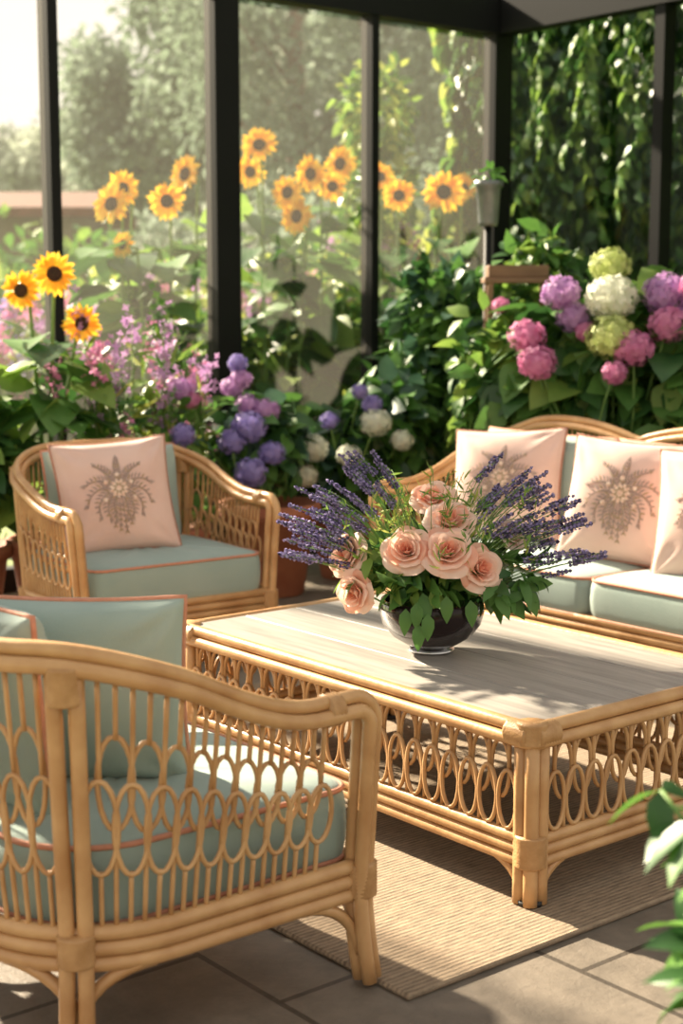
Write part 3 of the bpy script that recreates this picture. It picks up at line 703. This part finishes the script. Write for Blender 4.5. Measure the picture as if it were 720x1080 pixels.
# trailing strands
for i in range(60):
    u1 = rng.uniform(-7.6, -3); z1 = rng.uniform(2.6, 4.3); L1 = rng.uniform(.5, 1.3); k = 26; tt = np.linspace(0, 1, k)
    pu = u1+.08*np.sin(tt*5+i); pz = z1-L1*tt; pv = 7.62-.055*(u1+8.2)+.05*np.cos(tt*4+i)
    mb.tube(np.stack([pu, pv, pz], -1), .003, 4, False, 5)
    mb.inst(LH[0], LH[1], frames(np.stack([rng.normal(size=k)*.7, -.3+0*tt, -.8+0*tt], -1), np.stack([-.8+rng.normal(size=k)*.4, -.8+0*tt, .6+0*tt], -1)), np.stack([pu, pv, pz], -1), .06+.04*rng.random(k), rng.choice([1, 2], k))
n = 2500; z = rng.uniform(0, 4.6, n); v = rng.uniform(7.75, 8.5, n)
mb.inst(LH[0], LH[1], frames(np.stack([-.4+0*z, rng.normal(size=n)*.4, -.9+0*z], -1), np.stack([-1+0*z, rng.normal(size=n)*.3, .5+0*z], -1)), np.stack([-8.2-.15*rng.random(n)-.1*np.sin(z*4), v, z], -1), .09+.05*rng.random(n), rng.choice([1, 2, 4], n))
mb.box((-8.15, 8.02, -.11), (-1.4, 8.5, 4.5), 0)
mb.build('ivy_hedge', LM, matrix=ROOM)

def tree(name, X, Y, h, r, ms, n=9500, size=.2, low=.15):
    mb = MB(); mb.tube([(X, Y, -.11), (X+.1, Y, h*.4), (X, Y, h*.8)], [h*.03, h*.022, h*.008], 8, False, 3)
    k = 13
    for i in range(k):
        a = rng.random()*6.28; zz = low+(1-low)*(i+.5)/k; rr = r*math.sin(PI*min(1, .18+.75*(1-zz)+.08))**.7
        c = (X+math.cos(a)*rr*.5, Y+math.sin(a)*rr*.5, h*zz*.93); leafmass(mb, c, (rr*.62, rr*.62, h*.12), n//k, size*(Y/30), ms, LF2, .4, .4, .3)
        mb.tube(curve((X, Y, c[2]*.75), c, 0, 5, .1), h*.006, 5, False, 3)
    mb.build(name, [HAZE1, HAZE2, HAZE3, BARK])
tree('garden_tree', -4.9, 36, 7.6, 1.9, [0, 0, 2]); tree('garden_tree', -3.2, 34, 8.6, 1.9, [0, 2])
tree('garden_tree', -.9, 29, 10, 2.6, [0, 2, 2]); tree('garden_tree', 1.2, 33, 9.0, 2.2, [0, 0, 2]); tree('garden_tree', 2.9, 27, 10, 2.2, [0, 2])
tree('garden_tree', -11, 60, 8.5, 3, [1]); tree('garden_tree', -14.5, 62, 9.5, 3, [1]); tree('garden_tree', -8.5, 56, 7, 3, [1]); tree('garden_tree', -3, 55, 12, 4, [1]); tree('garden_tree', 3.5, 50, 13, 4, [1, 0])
for i, (t, D, h) in enumerate(((-.27, 40, 3.6), (-.2, 43, 3.9), (-.13, 28, 3.2), (-.07, 25, 3.4), (-.01, 23, 3.6), (.05, 21, 3.8), (.1, 20, 4.0))):
    mb = MB()
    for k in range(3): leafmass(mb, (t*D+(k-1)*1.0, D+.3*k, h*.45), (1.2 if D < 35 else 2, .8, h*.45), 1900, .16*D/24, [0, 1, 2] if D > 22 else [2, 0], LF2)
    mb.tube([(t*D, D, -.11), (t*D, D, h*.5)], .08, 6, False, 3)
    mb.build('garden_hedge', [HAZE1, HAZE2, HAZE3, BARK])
mb = MB(); x0, y0 = -6.1, 20.; e0, e1 = 2.52, 2.84
mb.box((x0-1.6, y0, -.11), (x0+2.6, y0+3, 2.6), 0)
mb.add([(x0-2.0, y0-.35, e0), (x0+3.0, y0-.35, e0), (x0+3.0, y0+1.5, e1), (x0-2.0, y0+1.5, e1), (x0-2.0, y0+3.3, e0), (x0+3.0, y0+3.3, e0),
        (x0-2.0, y0-.35, e0+.12), (x0+3.0, y0-.35, e0+.12), (x0+3.0, y0+1.5, e1+.12), (x0-2.0, y0+1.5, e1+.12), (x0-2.0, y0+3.3, e0+.12), (x0+3.0, y0+3.3, e0+.12)],
       [(0, 1, 2, 3), (3, 2, 5, 4), (6, 9, 8, 7), (9, 10, 11, 8), (0, 6, 7, 1), (4, 5, 11, 10), (0, 3, 9, 6), (3, 4, 10, 9), (1, 7, 8, 2), (2, 8, 11, 5)], 1)
mb.box((x0+.3, y0-.03, 0), (x0+1.2, y0, 1.9), 2)
mb.build('garden_house', [STONE, ROOF, DECK], smooth=False)

mb = MB(); c = pol(.095, 7.85, 0)
mb.tube([(c[0], c[1], 0), (c[0], c[1], 1.84)], .02, 8, False, 1)
mb.lathe([(0, 1.83), (.045, 1.83), (.05, 1.85), (.062, 2.02), (.075, 2.03), (.075, 2.055), (.06, 2.055), (.055, 1.95), (0, 1.95)], (c[0], c[1], 0), 20, 0)
leafmass(mb, (c[0], c[1], 2.08), (.06, .06, .05), 30, .06, [2], LF3)
mb.build('planter_on_post', [ZINC, BLACK, LEAF_M])
mb = MB(); cx, cy = pol(.114, 7.75, 0)[:2]
mb.box((cx-.17, cy-.1, 1.54), (cx+.17, cy+.1, 1.57), 0, .005); mb.box((cx-.15, cy-.09, 1.57), (cx+.15, cy+.09, 1.63), 0, .005)
for a in (-.14, .14):
    for b in (-.08, .08): mb.box((cx+a-.014, cy+b-.014, 0), (cx+a+.014, cy+b+.014, 1.54), 0)
mb.build('wooden_plant_stand', [DECK], smooth=False)

FGL = mat('foreground_leaf', '4f7a33', '68943f', rough=.45, scale=8, transl=.3)
mb = MB(); c = np.array([.58, 1.98, 0])
pot(mb, c, .17, .34, 2, 2)
for i in range(44):
    a = rng.random()*2*PI; r = .05+.13*rng.random(); e = c+np.array([r*math.cos(a), r*math.sin(a), .46+.35*rng.random()])
    P = bez(c+[0, 0, .3], (c[0]+r*.3*math.cos(a), c[1]+r*.3*math.sin(a), e[2]*.9), e, 7); mb.tube(P, .004, 5, False, 1)
    k = 10; j = rng.integers(2, 7, k); d = nrm(rng.normal(size=(k, 3))*[1, 1, .4]+[math.cos(a)*.5, math.sin(a)*.5, -.25])
    mb.inst(LF[0], LF[1], frames(d, np.tile([0, 0, 1.], (k, 1))+rng.normal(size=(k, 3))*.25), P[j], .075+.03*rng.random(k), rng.choice([0, 3, 3], k))
mb.build('potted_foliage_plant', [FGL, STEM, TERRA, LEAF_D])

# ------------------------------------------------------------ light
E = math.radians(30); d = Vector((.707*math.cos(E), -.707*math.cos(E), -math.sin(E)))
sl = bpy.data.lights.new('sun', 'SUN'); sl.energy = 21.0; sl.color = (1, .86, .65); sl.angle = math.radians(1.6)
so = bpy.data.objects.new('sun', sl); bpy.context.scene.collection.objects.link(so)
so.rotation_euler = d.to_track_quat('-Z', 'Y').to_euler(); so.location = (-6, 12, 8)
w = bpy.data.worlds.new('sky'); bpy.context.scene.world = w; w.use_nodes = True
nt = w.node_tree; N = nt.nodes; L = nt.links; bg = N['Background']; bg.inputs[1].default_value = 1.0
tc = N.new('ShaderNodeTexCoord'); sp = N.new('ShaderNodeSeparateXYZ'); cr = N.new('ShaderNodeValToRGB')
L.new(tc.outputs['Generated'], sp.inputs[0]); L.new(sp.outputs['Z'], cr.inputs[0]); L.new(cr.outputs[0], bg.inputs[0])
cr.color_ramp.elements[0].position = 0; cr.color_ramp.elements[0].color = (1.25, 1.13, .96, 1)
cr.color_ramp.elements[1].position = .8; cr.color_ramp.elements[1].color = (.77, .74, .70, 1)

cam = bpy.data.cameras.new('camera'); co = bpy.data.objects.new('camera', cam); bpy.context.scene.collection.objects.link(co)
cam.sensor_fit = 'VERTICAL'; cam.sensor_height = 36; cam.lens = 1600/1080*36
co.location = (0, 0, 1.45); co.rotation_euler = (math.radians(90-7.9), 0, 0)
cam.clip_end = 300; cam.dof.use_dof = True; cam.dof.focus_distance = 3.9; cam.dof.aperture_fstop = 2.8
bpy.context.scene.camera = co
vs = bpy.context.scene.view_settings
vs.view_transform = 'Standard'
vs.look = 'None'
vs.exposure = 0
